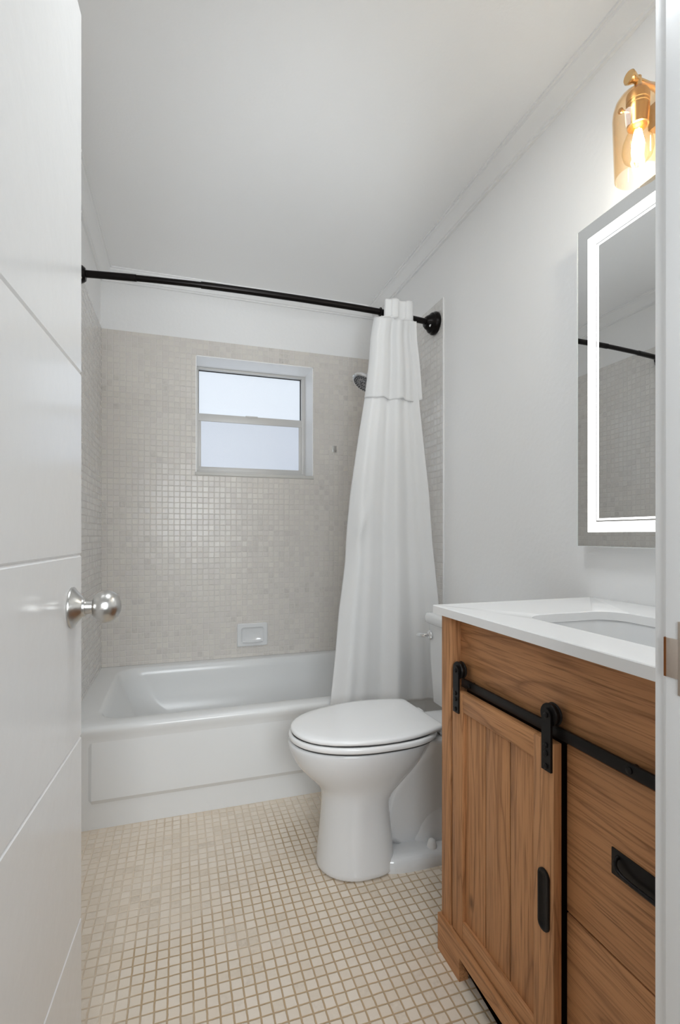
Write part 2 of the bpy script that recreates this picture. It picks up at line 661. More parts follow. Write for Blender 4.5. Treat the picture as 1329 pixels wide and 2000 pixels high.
wf = struct(new_obj('wall_front', bm, M_wall), 'white wall around the doorway', 'wall')
# tiled faces of the tub alcove
TT = 0.006
bm = bmesh.new()
ZT0 = 0.362
add_box(bm, XL + TT, WX0, YB - TT, YB, ZT0, TIL)
add_box(bm, WX1, XR - TT, YB - TT, YB, ZT0, TIL)
add_box(bm, WX0, WX1, YB - TT, YB, ZT0, WZ0)
add_box(bm, WX0, WX1, YB - TT, YB, WZ1, TIL)
o = new_obj('tile_panel', bm, M_tileB, wb, smooth=False)
o['label'] = 'grey beige mosaic tiles around the window'
o = box('tile_panel', (XL, XL + TT, 1.885, YB, ZT0, TIL), M_tileS, wl)
o['label'] = 'grey mosaic tiles on the left side of the tub'
o = box('tile_panel', (XR - TT, XR, 1.907, YB, ZT0, TIL), M_tileS, wr)
o['label'] = 'glossy grey mosaic tiles behind the curtain'
o = box('tile_edge', (XR - TT - 0.001, XR, 1.899, 1.907, ZT0, TIL), M_trim, wr, bev=0.002)

# crown moulding, mitred at the corners
PROF = [(0, 0), (0.010, 0), (0.010, 0.008), (0.016, 0.010), (0.021, 0.020), (0.030, 0.031), (0.040, 0.039),
        (0.048, 0.042), (0.050, 0.050), (0.057, 0.050), (0.057, 0.0565), (0, 0.0565)]


def crown(name, a, b, inward, label):
    a, b, inward = Vector(a), Vector(b), Vector(inward)
    d = (b - a).normalized()
    bm_ = bmesh.new()
    la = [a + inward * p + d * p + Vector((0, 0, 2.3055 + h)) for p, h in PROF]
    lb = [b + inward * p - d * p + Vector((0, 0, 2.3055 + h)) for p, h in PROF]
    add_loft(bm_, [la, lb])
    return struct(new_obj(name, bm_, M_trim, angle=30), label, 'crown moulding')


crown('trim_1', (XL, YF, 0), (XL, YB, 0), (1, 0, 0), 'white crown moulding along the left wall')
crown('trim_2', (XR, YF, 0), (XR, YB, 0), (-1, 0, 0), 'white crown moulding along the right wall')
crown('trim_3', (XL, YB, 0), (XR, YB, 0), (0, -1, 0), 'white crown moulding above the tub wall with the window')
crown('trim_4', (XL, YF, 0), (XR, YF, 0), (0, 1, 0), 'white crown moulding above the doorway')

# hallway shell the camera stands in
struct(box('floor_hall', (-1.2, 1.4, -2.2, YF0, -0.06, 0), M_hallfloor), 'hallway floor outside the doorway', 'floor')
struct(box('ceiling_hall', (-1.2, 1.4, -2.2, YF0, 2.44, 2.5), M_ceil), 'hallway ceiling outside the doorway', 'ceiling')
struct(box('wall_hall_left', (-1.3, -1.2, -2.2, YF0, 0, 2.44), M_wall), 'left hallway wall outside the doorway', 'wall')
struct(box('wall_hall_right', (1.4, 1.5, -2.2, YF0, 0, 2.44), M_wall), 'right hallway wall outside the doorway', 'wall')
struct(box('wall_hall_back', (-1.3, 1.5, -2.3, -2.2, 0, 2.44), M_wall), 'far hallway wall behind the viewer', 'wall')
bm = bmesh.new()
add_box(bm, -1.2, XL - 0.12, YF0 - 0.02, YF0, 0, 2.44)
add_box(bm, XR + 0.12, 1.4, YF0 - 0.02, YF0, 0, 2.44)
add_box(bm, XL - 0.12, XR + 0.12, YF0 - 0.001, YF0, ZC, 2.44)
struct(new_obj('wall_hall_front', bm, M_wall), 'hallway wall beside the doorway', 'wall')

# door frame: jambs, head, casing on the room side
bm = bmesh.new()
add_box(bm, DX1, DX1 + 0.02, YF0, YF, 0, DZ + 0.02, bev=0.0012)
add_box(bm, DX0 - 0.02, DX0, YF0, YF, 0, DZ + 0.02, bev=0.0012)
add_box(bm, DX0, DX1, YF0, YF, DZ, DZ + 0.02, bev=0.0012)
jb = struct(new_obj('trim_5', bm, M_trim), 'white door jamb at the right edge with a strike plate', 'door frame')
bm = bmesh.new()
add_box(bm, DX1 + 0.005, DX1 + 0.06, YF, YF + 0.015, 0, DZ + 0.06, bev=0.002)
add_box(bm, DX0 - 0.06, DX0 - 0.025, YF, YF + 0.015, 0, DZ + 0.06, bev=0.002)
add_box(bm, DX0 - 0.025, DX1 + 0.005, YF, YF + 0.015, DZ + 0.005, DZ + 0.06, bev=0.002)
struct(new_obj('trim_6', bm, M_trim), 'white door casing on the bathroom side of the jamb', 'door casing')
# strike plate let into the jamb, lip wrapped round its edge
bm = bmesh.new()
add_box(bm, DX1 - 0.0015, DX1 + 0.001, 0.300, 0.3295, 0.884, 0.951, bev=0.0004)
add_box(bm, DX1 - 0.0015, DX1 + 0.001, 0.329, 0.3415, 0.8985, 0.9345, bev=0.0004)
sp_ = new_obj('strike_plate', bm, M_plate, jb)
sp_['label'] = 'dull brass strike plate'
bm = bmesh.new()
lp = [(DX1 - 0.0016, 0.3405), (DX1 - 0.0012, 0.3432), (DX1 + 0.002, 0.3445), (DX1 + 0.004, 0.3448),
      (DX1 + 0.004, 0.3438), (DX1 + 0.0022, 0.3430), (DX1 + 0.0002, 0.3405)]
add_loft(bm, [[(x, y, 0.8985) for x, y in lp], [(x, y, 0.9345) for x, y in lp]])
new_obj('strike_lip', bm, M_rust, sp_)

# ------------------------------------------------------------------ window
wn = bpy.data.objects.new('window_1', None)
COL.objects.link(wn)
wn.location = ((WX0 + WX1) / 2, YB + WD, WZ0)
struct(wn, 'small frosted two-pane window in the tiled back wall', 'window')
YW = YB + WD
# white painted reveals
bm = bmesh.new()
add_box(bm, WX0, WX0 + 0.004, YB - TT, YW + 0.03, WZ0, WZ1)
add_box(bm, WX1 - 0.004, WX1, YB - TT, YW + 0.03, WZ0, WZ1)
add_box(bm, WX0, WX1, YB - TT, YW + 0.03, WZ1 - 0.004, WZ1)
new_obj('window_reveal', bm, M_reveal, wn)
o = box('window_sill', (WX0 - 0.004, WX1 + 0.003, YB - TT - 0.006, YW + 0.01, WZ0 - 0.014, WZ0 + 0.004), M_marble, wn, bev=0.003)
x0, x1 = WX0 + 0.004, WX1 - 0.004
z0, z1 = WZ0 + 0.004, WZ1 - 0.004
bm = bmesh.new()
fw = 0.016
add_box(bm, x0, x0 + fw, YW, YW + 0.05, z0, z1, bev=0.0015)
add_box(bm, x1 - fw - 0.006, x1, YW, YW + 0.05, z0, z1, bev=0.0015)
add_box(bm, x0 + 0.0005, x1 - 0.0005, YW - 0.001, YW + 0.049, z1 - 0.012, z1 - 0.0005, bev=0.0015)
add_box(bm, x0 + 0.0005, x1 - 0.0005, YW - 0.001, YW + 0.049, z0 + 0.0005, z0 + 0.03, bev=0.0015)
new_obj('window_frame', bm, M_alu, wn)
sx0, sx1 = x0 + fw - 0.004, x1 - fw - 0.004
bm = bmesh.new()
add_box(bm, sx0, sx0 + 0.018, YW + 0.004, YW + 0.024, z0 + 0.024, 1.716, bev=0.0015)
add_box(bm, sx1 - 0.018, sx1, YW + 0.004, YW + 0.024, z0 + 0.024, 1.716, bev=0.0015)
add_box(bm, sx0, sx1, YW + 0.002, YW + 0.026, 1.674, 1.716, bev=0.0015)
add_box(bm, sx0 + 0.0005, sx1 - 0.0005, YW + 0.003, YW + 0.025, z0 + 0.018, z0 + 0.052, bev=0.0015)
sash = new_obj('window_sash', bm, M_alu, wn)
sash['label'] = 'lower sliding sash'
bm = bmesh.new()
add_box(bm, 0.36, 0.43, YW - 0.001, YW + 0.006, 1.711, 1.719, bev=0.001)
new_obj('sash_lock', bm, M_alu, sash)
o = box('window_pane', (sx0 + 0.012, sx1 - 0.012, YW + 0.012, YW + 0.016, z0 + 0.045, 1.680), M_paneL, sash)
o['label'] = 'lower frosted pane, a shade darker'
o = box('window_pane', (x0 + fw - 0.003, x1 - fw - 0.002, YW + 0.032, YW + 0.036, 1.70, z1 - 0.010), M_paneT, wn)
o['label'] = 'upper frosted pane, brighter'
bm = bmesh.new()
gx0, gx1, gz0, gz1, gy = x0 + fw, x1 - fw - 0.006, 1.714, z1 - 0.012, YW + 0.029
for b_ in ((gx0, gx1, gz1 - 0.0035, gz1), (gx0, gx0 + 0.003, gz0, gz1), (gx1 - 0.004, gx1, gz0, gz1)):
    add_box(bm, b_[0], b_[1], gy - 0.004, gy + 0.004, b_[2], b_[3])
new_obj('window_gasket', bm, M_gasket, wn)

# ------------------------------------------------------------------ open door at the left
DW, DT = 0.672, 0.035
DIR = Vector((0.0623, 0.998, 0)).normalized()       # from hinge edge to free edge
NRM = Vector((DIR.y, -DIR.x, 0))                    # face that looks into the room
EDGE = Vector((-0.1738, 1.0077, 0))
HB = EDGE - DIR * DW


def dpt(s, dep, z):
    return HB + DIR * s - NRM * dep + Vector((0, 0, z))


GZ = (0.327, 0.660, 0.993, 1.3257)
bm = bmesh.new()
zs = []
DTOP, DBOT, GW, GD = 1.985, 0.008, 0.0035, 0.0035
prof = [(0, DBOT)]
for g in GZ:
    prof += [(0, g - GW), (GD, g), (0, g + GW)]
prof += [(0, DTOP), (DT, DTOP)]
for g in reversed(GZ):
    prof += [(DT, g + GW), (DT - GD, g), (DT, g - GW)]
prof += [(DT, DBOT)]
add_loft(bm, [[dpt(0, d_, z) for d_, z in prof], [dpt(DW, d_, z) for d_, z in prof]])
door = struct(new_obj('door_1', bm, M_door, smooth=False),
              'open white door with horizontal grooves and a round knob, at the left edge', 'door')
KC = dpt(DW - 0.0655, 0, 0.905)
ko = lathe('door_knob', [(0.020, 0.0), (0.020, 0.0125), (0.034, 0.0115), (0.0355, 0.0175), (0.041, 0.0235), (0.048, 0.0272),
                         (0.055, 0.0283), (0.062, 0.0272), (0.069, 0.0235), (0.0745, 0.0175), (0.0783, 0.009), (0.0793, 0)],
           KC, NRM, M_nickel, door, n=56, angle=50)
ko['label'] = 'round brushed nickel knob'
ro_ = lathe('knob_rosette', [(0, 0), (0, 0.0345), (0.002, 0.0352), (0.004, 0.0345), (0.006, 0.031), (0.018, 0.0170), (0.0205, 0.0160), (0.0235, 0.0160), (0.0235, 0)],
            KC, NRM, M_nickel, ko, n=56)
kb = lathe('door_knob', [(0.0, 0.0), (0.0, 0.034), (0.018, 0.016), (0.034, 0.0115), (0.041, 0.0235), (0.055, 0.0283), (0.069, 0.0235), (0.0793, 0)],
           dpt(DW - 0.0655, DT, 0.905), -NRM, M_nickel, door, n=40)
kb['label'] = 'matching knob on the far face'

# ------------------------------------------------------------------ bathtub
TX0, TX1, TY0, TY1, TZ = XL + 0.001, XR - 0.001, 1.885, YB - 0.001, 0.361
tub = thing('bathtub', 'white alcove bathtub with flat front panel under the window', 'bathtub', ((TX0 + TX1) / 2, (TY0 + TY1) / 2, 0))
bm = bmesh.new()
N = 10


def trect(i, z, r=0.004):
    return rr(TX0, TX1, TY0 + i, TY1, r, z, N)


def tin(l, r_, f, b, rad, z):
    return rr(TX0 + l, TX1 - r_, TY0 + f, TY1 - b, rad, z, N)


loops = [trect(0.012, 0.0), trect(0.012, 0.30, 0.004), trect(0.006, 0.325), trect(0.0, 0.340), trect(0.001, 0.350), trect(0.006, 0.357), trect(0.014, 0.361),
         tin(0.085, 0.09, 0.062, 0.055, 0.10, 0.362), tin(0.093, 0.098, 0.070, 0.062, 0.10, 0.3595), tin(0.101, 0.103, 0.077, 0.069, 0.10, 0.352)]
for k in range(1, 15):
    # side walls sweep down in one curve, the head end slopes more
    t_ = k / 14
    c_ = t_ ** 2.6
    loops.append(tin(0.103 + 0.13 * t_ + 0.14 * c_, 0.105 + 0.025 * t_ + 0.08 * c_, 0.079 + 0.026 * t_ + 0.075 * c_, 0.071 + 0.026 * t_ + 0.075 * c_,
                     0.10 + 0.03 * t_, 0.350 - 0.268 * math.sin(t_ * PI / 2) ** 1.0))
loops.append(tin(0.45, 0.28, 0.24, 0.24, 0.10, 0.079))
add_loft(bm, loops, cap0=True, cap1=True)
body = new_obj('tub_shell', bm, M_tub, tub, angle=60)
# raised apron panel with a shadow step along its lower edge
bm = bmesh.new()
ax0, ax1 = -0.295, 1.0
pf = [(0.0135, 0.31), (0.0118, 0.31), (0.0005, 0.108), (0.0008, 0.105), (0.0125, 0.088), (0.0135, 0.088)]
add_loft(bm, [[(ax0 - 0.012, TY0 + 0.0135, z) for y, z in pf], [(ax0, TY0 + y, z) for y, z in pf], [(ax1, TY0 + y, z) for y, z in pf],
              [(ax1 + 0.012, TY0 + 0.0135, z) for y, z in pf]], cap0=False, cap1=False)
o = new_obj('apron_panel', bm, M_tub, tub, angle=25)
lathe('tub_drain', [(0, 0), (0, 0.035), (0.004, 0.033), (0.005, 0)], (0.82, 2.3, 0.0755), (0, 0, 1), M_chrome, tub)

# ------------------------------------------------------------------ soap dish
sd = thing('soap_dish', 'white ceramic soap dish set in the tiles above the tub rim', 'soap dish', (0.375, YB - TT, 0.482))
bm = bmesh.new()


def rz(x0_, x1_, z0_, z1_, r, y, n=6):
    return [Vector((p.x, y, p.y)) for p in rr(x0_, x1_, z0_, z1_, r, 0, n)]


yy = YB - TT
add_loft(bm, [rz(0.292, 0.457, 0.421, 0.545, 0.008, yy), rz(0.292, 0.457, 0.421, 0.545, 0.008, yy - 0.010), rz(0.296, 0.453, 0.425, 0.541, 0.008, yy - 0.014),
              rz(0.312, 0.437, 0.440, 0.524, 0.014, yy - 0.014), rz(0.315, 0.434, 0.443, 0.521, 0.014, yy - 0.010), rz(0.325, 0.424, 0.452, 0.512, 0.02, yy - 0.0025)], cap0=True)
new_obj('dish_plate', bm, M_porc, sd)
bm = bmesh.new()
add_tube(bm, [(0.322 + 0.105 * k / 12, yy - 0.016 - 0.012 * math.sin(PI * k / 12), 0.447) for k in range(13)], 0.005, 10)
new_obj('dish_lip', bm, M_porc, sd)

# ------------------------------------------------------------------ small hook on the tiles
hk = thing('wall_hook', 'small grey metal hook on the tiles right of the window', 'hook', (0.847, YB - TT, 1.522))
box('hook_plate', (0.834, 0.859, YB - TT - 0.003, YB - TT, 1.506, 1.543), M_nickel, hk, bev=0.001)
bm = bmesh.new()
add_tube(bm, [(0.8465, YB - TT - 0.003, 1.53), (0.8465, YB - 0.014, 1.524), (0.8465, YB - 0.018, 1.512), (0.8465, YB - 0.024, 1.507), (0.8465, YB - 0.029, 1.513)], 0.0035, 10)
new_obj('hook_prong', bm, M_nickel, hk)

# ------------------------------------------------------------------ shower head
HC = Vector((0.875, 2.30, 1.785))
HN = Vector((-0.52, -0.10, -0.85)).normalized()
sh = thing('wall_shower', 'round chrome shower head above the tub, half behind the curtain', 'shower', (XR - TT, 2.30, 1.93))
lathe('spray_head', [(-0.062, 0), (-0.062, 0.014), (-0.040, 0.017), (-0.028, 0.035), (-0.014, 0.062), (-0.006, 0.068), (0.0, 0.0685), (0.003, 0.066), (0.003, 0)],
      HC, HN, M_chrome, sh, n=56)
face = lathe('spray_face', [(0.003, 0), (0.003, 0.060), (0.0055, 0.057), (0.0055, 0.034), (0.002, 0.031), (0.002, 0.026), (0.008, 0.022), (0.008, 0)],
             HC, HN, plain('grey_spray_plate', rgb(150, 152, 155), 0.18, metal=0.9), sh, n=56)
bm = bmesh.new()
_, a_, b_ = frame_axes(HN)
for rad, cnt in ((0.052, 26), (0.043, 20), (0.016, 9)):
    for k in range(cnt):
        an = 2 * PI * k / cnt
        h0 = 0.008 if rad < 0.02 else 0.0052
        add_lathe(bm, [(h0, 0.0026), (h0 + 0.003, 0.0018), (h0 + 0.003, 0)], HC + (a_ * math.cos(an) + b_ * math.sin(an)) * rad, HN, 8, cap0=False)
new_obj('spray_nozzles', bm, M_gasket, sh)
bm = bmesh.new()
e0 = HC - HN * 0.06
add_tube(bm, [(XR - TT, 2.30, 1.905), (1.05, 2.30, 1.905), (1.0, 2.30, 1.893), (0.965, 2.302, 1.865), tuple(e0)], 0.0105, 16)
new_obj('shower_arm', bm, M_chrome, sh)
lathe('arm_flange', [(0, 0), (0, 0.03), (0.004, 0.029), (0.012, 0.014), (0.012, 0)], (XR - TT, 2.30, 1.905), (-1, 0, 0), M_chrome, sh)

# ------------------------------------------------------------------ curved shower rod
ROD_Z = 1.975
RODP = [(-0.383, 1.990), (-0.30, 1.976), (-0.15, 1.955), (0.07, 1.934), (0.28, 1.927), (0.48, 1.925), (0.70, 1.928), (0.83, 1.935), (0.97, 1.950), (1.096, 1.968)]


def rod_y(x):
    tab = RODP
    return sum(interp(tab, x + 0.06 * k / 4) for k in range(-4, 5)) / 9


rod = thing('shower_rod', 'dark bronze curved shower rod across the tub alcove', 'shower rod', ((XL + XR) / 2, 1.93, ROD_Z))


def rodpart(name, xa, xb, r):
    bm_ = bmesh.new()
    n = max(4, int((xb - xa) / 0.03))
    add_tube(bm_, [(xa + (xb - xa) * k / n, rod_y(xa + (xb - xa) * k / n), ROD_Z) for k in range(n + 1)], r, 20)
    return new_obj(name, bm_, M_bronze, rod)


rodpart('rod_end_tube', XL + 0.02, -0.155, 0.0128)
rodpart('rod_inner_tube', -0.156, 0.075, 0.0112)
rodpart('rod_outer_tube', 0.074, XR - 0.02, 0.0128)
for xw, s in ((XL + TT * 0, 1), (XR - TT, -1)):
    yw = rod_y(xw)
    f_ = lathe('rod_flange', [(0, 0), (0, 0.047), (0.004, 0.050), (0.012, 0.050), (0.015, 0.047), (0.020, 0.046), (0.022, 0.044), (0.028, 0.043), (0.032, 0.038),
                              (0.040, 0.032), (0.048, 0.028), (0.055, 0.022), (0.057, 0.0128)], (xw, yw, ROD_Z), (s, -0.0, 0), M_bronze, rod, n=48)
    lathe('set_screw', [(0, 0), (0, 0.006), (0.004, 0.006), (0.005, 0)], (xw + s * 0.040, yw - 0.020, ROD_Z - 0.020), (0, -0.7, -0.7), M_chrome, f_, n=12)

# ------------------------------------------------------------------ shower curtain
LT = [(2.03, 0.815), (1.945, 0.812), (1.935, 0.768), (1.85, 0.752), (1.749, 0.746), (1.623, 0.731), (1.433, 0.699), (1.203, 0.664), (1.06, 0.650),
      (0.915, 0.640), (0.711, 0.608), (0.528, 0.586), (0.357, 0.561), (0.33, 0.560)]
RT = [(2.03, 0.943), (1.857, 0.942), (1.579, 0.960), (1.212, 1.003), (0.755, 1.036), (0.473, 1.046), (0.33, 1.040)]


def cur(s, z, off=0.0, r_tab=RT, l_tab=LT):
    xl = interp(l_tab, z) if z > 1.9 else smooth_interp(l_tab, z)
    xr_ = smooth_interp(r_tab, z)
    k = min(1.0, max(0.0, (2.0 - z) / 1.6))
    x = xl + (xr_ - xl) * s
    yc = 1.884 - 0.046 * min(1.0, max(0.0, (1.0 - z) / 0.62))
    amp = 0.009 + 0.012 * k
    f = (math.sin(2 * PI * 2.5 * s + 1.4 + 0.5 * k) + 0.42 * math.sin(2 * PI * 4.3 * s + 2.1) + 0.12 * math.sin(2 * PI * 7.1 * s + 0.6 - k))
    y = yc + amp * f * 0.82
    if z > 1.93:
        y = 1.893 + 0.007 * math.copysign(abs(math.sin(2 * PI * 2.0 * s + 0.4)) ** 0.5, math.sin(2 * PI * 2.0 * s + 0.4))
    # edge turned back, and the diagonal crease of the folded free edge
    y += 0.012 * max(0.0, 1 - s / 0.05) ** 2 * min(1.0, max(0.0, (z - 0.40) / 0.3))
    cz = 1.06 + 0.6 * (s - 0.12)
    y -= 0.010 * math.exp(-((z - cz) / 0.05) ** 2) * math.exp(-((s - 0.14) / 0.08) ** 2)
    return Vector((x, y - off, z))


def sheet(name, zt, zb, mat, parent, off=0.0, ns=130, nz=90, r_tab=RT, l_tab=LT, thick=0.0012, scallop=0.0):
    bm_ = bmesh.new()
    rows = []
    for j in range(nz + 1):
        row = []
        for i in range(ns + 1):
            s = i / ns
            b = zb - scallop * abs(math.sin(2 * PI * 1.4 * s + 0.5))
            z = zt + (b - zt) * j / nz
            row.append(bm_.verts.new(cur(s, z, off, r_tab, l_tab)))
        rows.append(row)
    for a, b in zip(rows[:-1], rows[1:]):
        for i in range(ns):
            bm_.faces.new((a[i], b[i], b[i + 1], a[i + 1]))
    o_ = new_obj(name, bm_, mat, parent, angle=180)
    md = o_.modifiers.new('thickness', 'SOLIDIFY')
    md.thickness = thick
    md.offset = 1
    return o_


cu = thing('shower_curtain', 'white shower curtain gathered at the right end of the dark rod', 'curtain', (0.86, 1.89, 0.335))
sheet('curtain_panel', 1.945, 0.338, M_cloth, cu, nz=120)
o = sheet('curtain_header', 2.018, 1.932, M_cloth, cu, off=0.002, nz=14)
o['label'] = 'pleated header wrapped over the rod'
LT2 = [(z, x - 0.002) for z, x in LT]
RT2 = [(2.03, 0.944), (1.857, 0.946), (1.75, 0.960), (1.579, 0.973)]
o = sheet('curtain_valance', 1.934, 1.60, M_sheer, cu, off=0.005, nz=40, l_tab=LT2, r_tab=RT2, scallop=0.008)
o['label'] = 'sheer upper layer with a hem at window height'
bm = bmesh.new()
rx, ry = 0.807, rod_y(0.807)
add_tube(bm, [(rx, ry + 0.0155 * math.cos(a), ROD_Z + 0.0155 * math.sin(a)) for a in [2 * PI * k / 24 for k in range(25)]], 0.0032, 10)
add_tube(bm, [(rx - 0.001, ry - 0.004, ROD_Z - 0.017), (rx - 0.004, ry - 0.006, ROD_Z - 0.030), (rx - 0.001, ry - 0.006, ROD_Z - 0.036), (rx + 0.004, ry - 0.006, ROD_Z - 0.028)], 0.0028, 10)
o = new_obj('curtain_ring', bm, M_bronze, rod)
o['label'] = 'dark ring holding the curtain edge'

# ------------------------------------------------------------------ toilet
TYC = 1.472
to = thing('toilet', 'white two-piece toilet with closed lid between tub and vanity', 'toilet', (0.70, TYC, 0))


def egg(xf, xb, w, z, cx=None, nb=2.6, nf=2.0, n=64, yc=TYC):
    if cx is None:
        cx = xf + (xb - xf) * 0.52
    out = []
    for i in range(n):
        a = 2 * PI * i / n
        ca, sa = math.cos(a), math.sin(a)
        e = nb if ca > 0 else nf
        L = (xb - cx) if ca > 0 else (cx - xf)
        out.append(Vector((cx + L * math.copysign(abs(ca) ** (2 / e), ca), yc + w * math.copysign(abs(sa) ** (2 / e), sa), z)))
    return out


bm = bmesh.new()
SEC = [(0.0, .403, .640, .112, 3.2), (0.006, .402, .641, .113, 3.2), (0.03, .404, .640, .110, 3.2), (0.08, .409, .636, .104, 3.2), (0.129, .414, .632, .100, 3.2), (0.18, .419, .626, .097, 3.0),
       (0.214, .421, .628, .097, 2.8), (0.240, .417, .655, .101, 2.6), (0.262, .402, .685, .108, 2.4), (0.29, .372, .715, .122, 2.3), (0.32, .343, .740, .140, 2.3),
       (0.35, .325, .758, .154, 2.3), (0.375, .316, .772, .161, 2.3), (0.390, .313, .780, .163, 2.3), (0.397, .315, .779, .161, 2.3), (0.399, .322, .772, .154, 2.3)]
add_loft(bm, [egg(xf, xb, w, z, nb=nb) for z, xf, xb, w, nb in SEC])
o = new_obj('bowl', bm, M_porc, to, angle=60)
md = o.modifiers.new('smooth', 'SUBSURF')
md.levels = md.render_levels = 1
# rear trapway body, shelf under the tank and foot flange
bm = bmesh.new()
add_loft(bm, [rr(.60, 1.00, TYC - .048, TYC + .048, .04, .02), rr(.60, .99, TYC - .044, TYC + .044, .04, .12), rr(.605, .99, TYC - .048, TYC + .048, .045, .20),
              rr(.64, 1.00, TYC - .068, TYC + .068, .05, .27), rr(.69, 1.03, TYC - .088, TYC + .088, .05, .325), rr(.72, 1.06, TYC - .112, TYC + .112, .05, .36),
              rr(.73, 1.07, TYC - .122, TYC + .122, .045, .385), rr(.733, 1.067, TYC - .119, TYC + .119, .04, .393), rr(.74, 1.06, TYC - .110, TYC + .110, .035, .395)])
o = new_obj('trapway_body', bm, M_porc, to, angle=70)
md = o.modifiers.new('smooth', 'SUBSURF')
md.levels = md.render_levels = 1
bm = bmesh.new()
for sgn in (-1, 1):
    r0 = bmesh.ops.create_uvsphere(bm, u_segments=32, v_segments=20, radius=1.0)
    for v in r0['verts']:
        v.co = Vector((.815 + v.co.x * .105, TYC + sgn * .026 + v.co.y * .040, .035 + v.co.z * .118))
new_obj('trapway_bulge', bm, M_porc, to, angle=70)
bm = bmesh.new()
add_loft(bm, [egg(.55, 1.00, .113, 0, cx=.72, nb=4, nf=3), egg(.55, 1.00, .114, .012, cx=.72, nb=4, nf=3), egg(.552, .998, .111, .030, cx=.72, nb=4, nf=3), egg(.56, .99, .103, .040, cx=.72, nb=4, nf=3), egg(.58, .97, .085, .044, cx=.72, nb=4, nf=3)])
new_obj('foot_flange', bm, M_porc, to, angle=60)
for sgn in (-1, 1):
    o = lathe('bolt_cap', [(0, 0), (0, .0165), (.004, .0168), (.018, .0125), (.024, .010), (.026, .006), (.0265, 0)], (.757, TYC + sgn * .080, .0405), (0, 0, 1), M_seat, to, n=24, angle=60)
# seat ring and lid
bm = bmesh.new()


def oval(i, z, x0_=.316, x1_=.782, w=.169):
    return egg(x0_ + i, x1_ - i, w - i, z, cx=.56, nb=3.0, nf=2.05)


add_loft(bm, [oval(.010, .4035), oval(.003, .4040), oval(0, .407), oval(0, .417), oval(.003, .4205), oval(.010, .4215)])
new_obj('seat_ring', bm, M_seat, to, angle=60)
bm = bmesh.new()
add_loft(bm, [oval(.008, .398), oval(.008, .4255)])
new_obj('seat_gap_dark', bm, M_gap, to)  # dark insert that draws the shade in the seat gaps
bm = bmesh.new()


LIDW = [(.321, 0), (.3225, .020), (.327, .040), (.336, .062), (.352, .087), (.376, .110), (.410, .131), (.450, .147), (.500, .161), (.550, .169), (.600, .171), (.650, .167), (.700, .157),
        (.735, .147), (.757, .139), (.768, .132), (.774, .122), (.775, .110)]


def lidl(i, z):
    """outline of the closed lid: elongated front, straight hinge edge"""
    pts = [(x, w_) for x, w_ in LIDW] + [(.775, .05), (.775, 0)]
    out = [(x, w_) for x, w_ in pts] + [(x, -w_) for x, w_ in reversed(pts[1:-1])]
    k = 1 - i / .21
    a = math.radians(3.0)
    res = []
    for x, y in out:
        x, y = (x - .565) * k, y * k
        res.append(Vector((.565 + x * math.cos(a) - y * math.sin(a), TYC + .003 + x * math.sin(a) + y * math.cos(a), z)))
    return res


add_loft(bm, [lidl(.010, .4255), lidl(.003, .4265), lidl(0, .4295), lidl(0, .4345), lidl(.003, .438), lidl(.009, .4402), lidl(.03, .4420), lidl(.08, .444), lidl(.14, .445)])
new_obj('lid', bm, M_seat, to, angle=60)
for sgn in (-1, 1):
    bm = bmesh.new()
    add_lathe(bm, [(0, 0), (0, .012), (.006, .014), (.03, .014), (.036, .012), (.036, 0)], (.792, TYC + sgn * .075 - .018, .409), (0, 1, 0), 20)
    add_box(bm, .782, .802, TYC + sgn * .075 - .016, TYC + sgn * .075 + .016, .395, .409, bev=.002)
    new_obj('lid_hinge', bm, M_seat, to)
# tank
bm = bmesh.new()
add_loft(bm, [rr(.915, 1.075, TYC - .175, TYC + .175, .03, .395), rr(.900, 1.085, TYC - .192, TYC + .192, .03, .405), rr(.893, 1.088, TYC - .199, TYC + .199, .028, .55), rr(.888, 1.090, TYC - .203, TYC + .203, .028, .700)])
new_obj('tank', bm, M_porc, to, angle=50)
bm = bmesh.new()
TL = lambda i, z: rr(.876 + i, 1.092 - i * .3, TYC - .216 + i, TYC + .216 - i, .03, z)
add_loft(bm, [TL(.006, .698), TL(.001, .702), TL(0, .712), TL(0, .724), TL(.004, .732), TL(.012, .736), TL(.03, .737)])
new_obj('tank_lid', bm, M_porc, to, angle=50)
fl_ = lathe('flush_lever', [(0, 0), (0, .017), (.003, .018), (.006, .016), (.010, .010), (.010, 0)], (.8885, TYC + .172, .655), (-1, 0, 0), M_chrome, to, n=28)
bm = bmesh.new()
add_tube(bm, [(.879, TYC + .172, .655), (.866, TYC + .174, .655), (.862, TYC + .182, .654), (.861, TYC + .200, .651), (.861, TYC + .222, .647)], [.006, .0065, .0075, .009, .007], 14)
new_obj('lever_arm', bm, M_chrome, fl_)

# ------------------------------------------------------------------ vanity cabinet
va = thing('vanity_cabinet', 'brown oak vanity with black barn-door rail below the white counter', 'vanity', (0.85, 0.73, 0))
VY0, VY1 = 0.376, 1.085
bm = bmesh.new()
add_box(bm, .664, 1.093, VY0 + .004, VY1 - .002, .10, .700)
add_box(bm, .664, 1.093, VY0 + .004, VY0 + .02, .700, .834)
add_box(bm, .664, 1.093, VY1 - .018, VY1 - .002, .700, .834)
o = new_obj('cabinet_body', bm, M_gapshade, va)
box('corner_post', (.618, .668, 1.044, VY1, .088, .834), M_woodV, va, bev=.0012)
box('corner_post', (.618, .668, VY0, .419, .088, .834), M_woodV, va, bev=.0012)
box('top_panel', (.646, .664, .419, 1.044, .666, .834), M_woodH, va, bev=.0008)
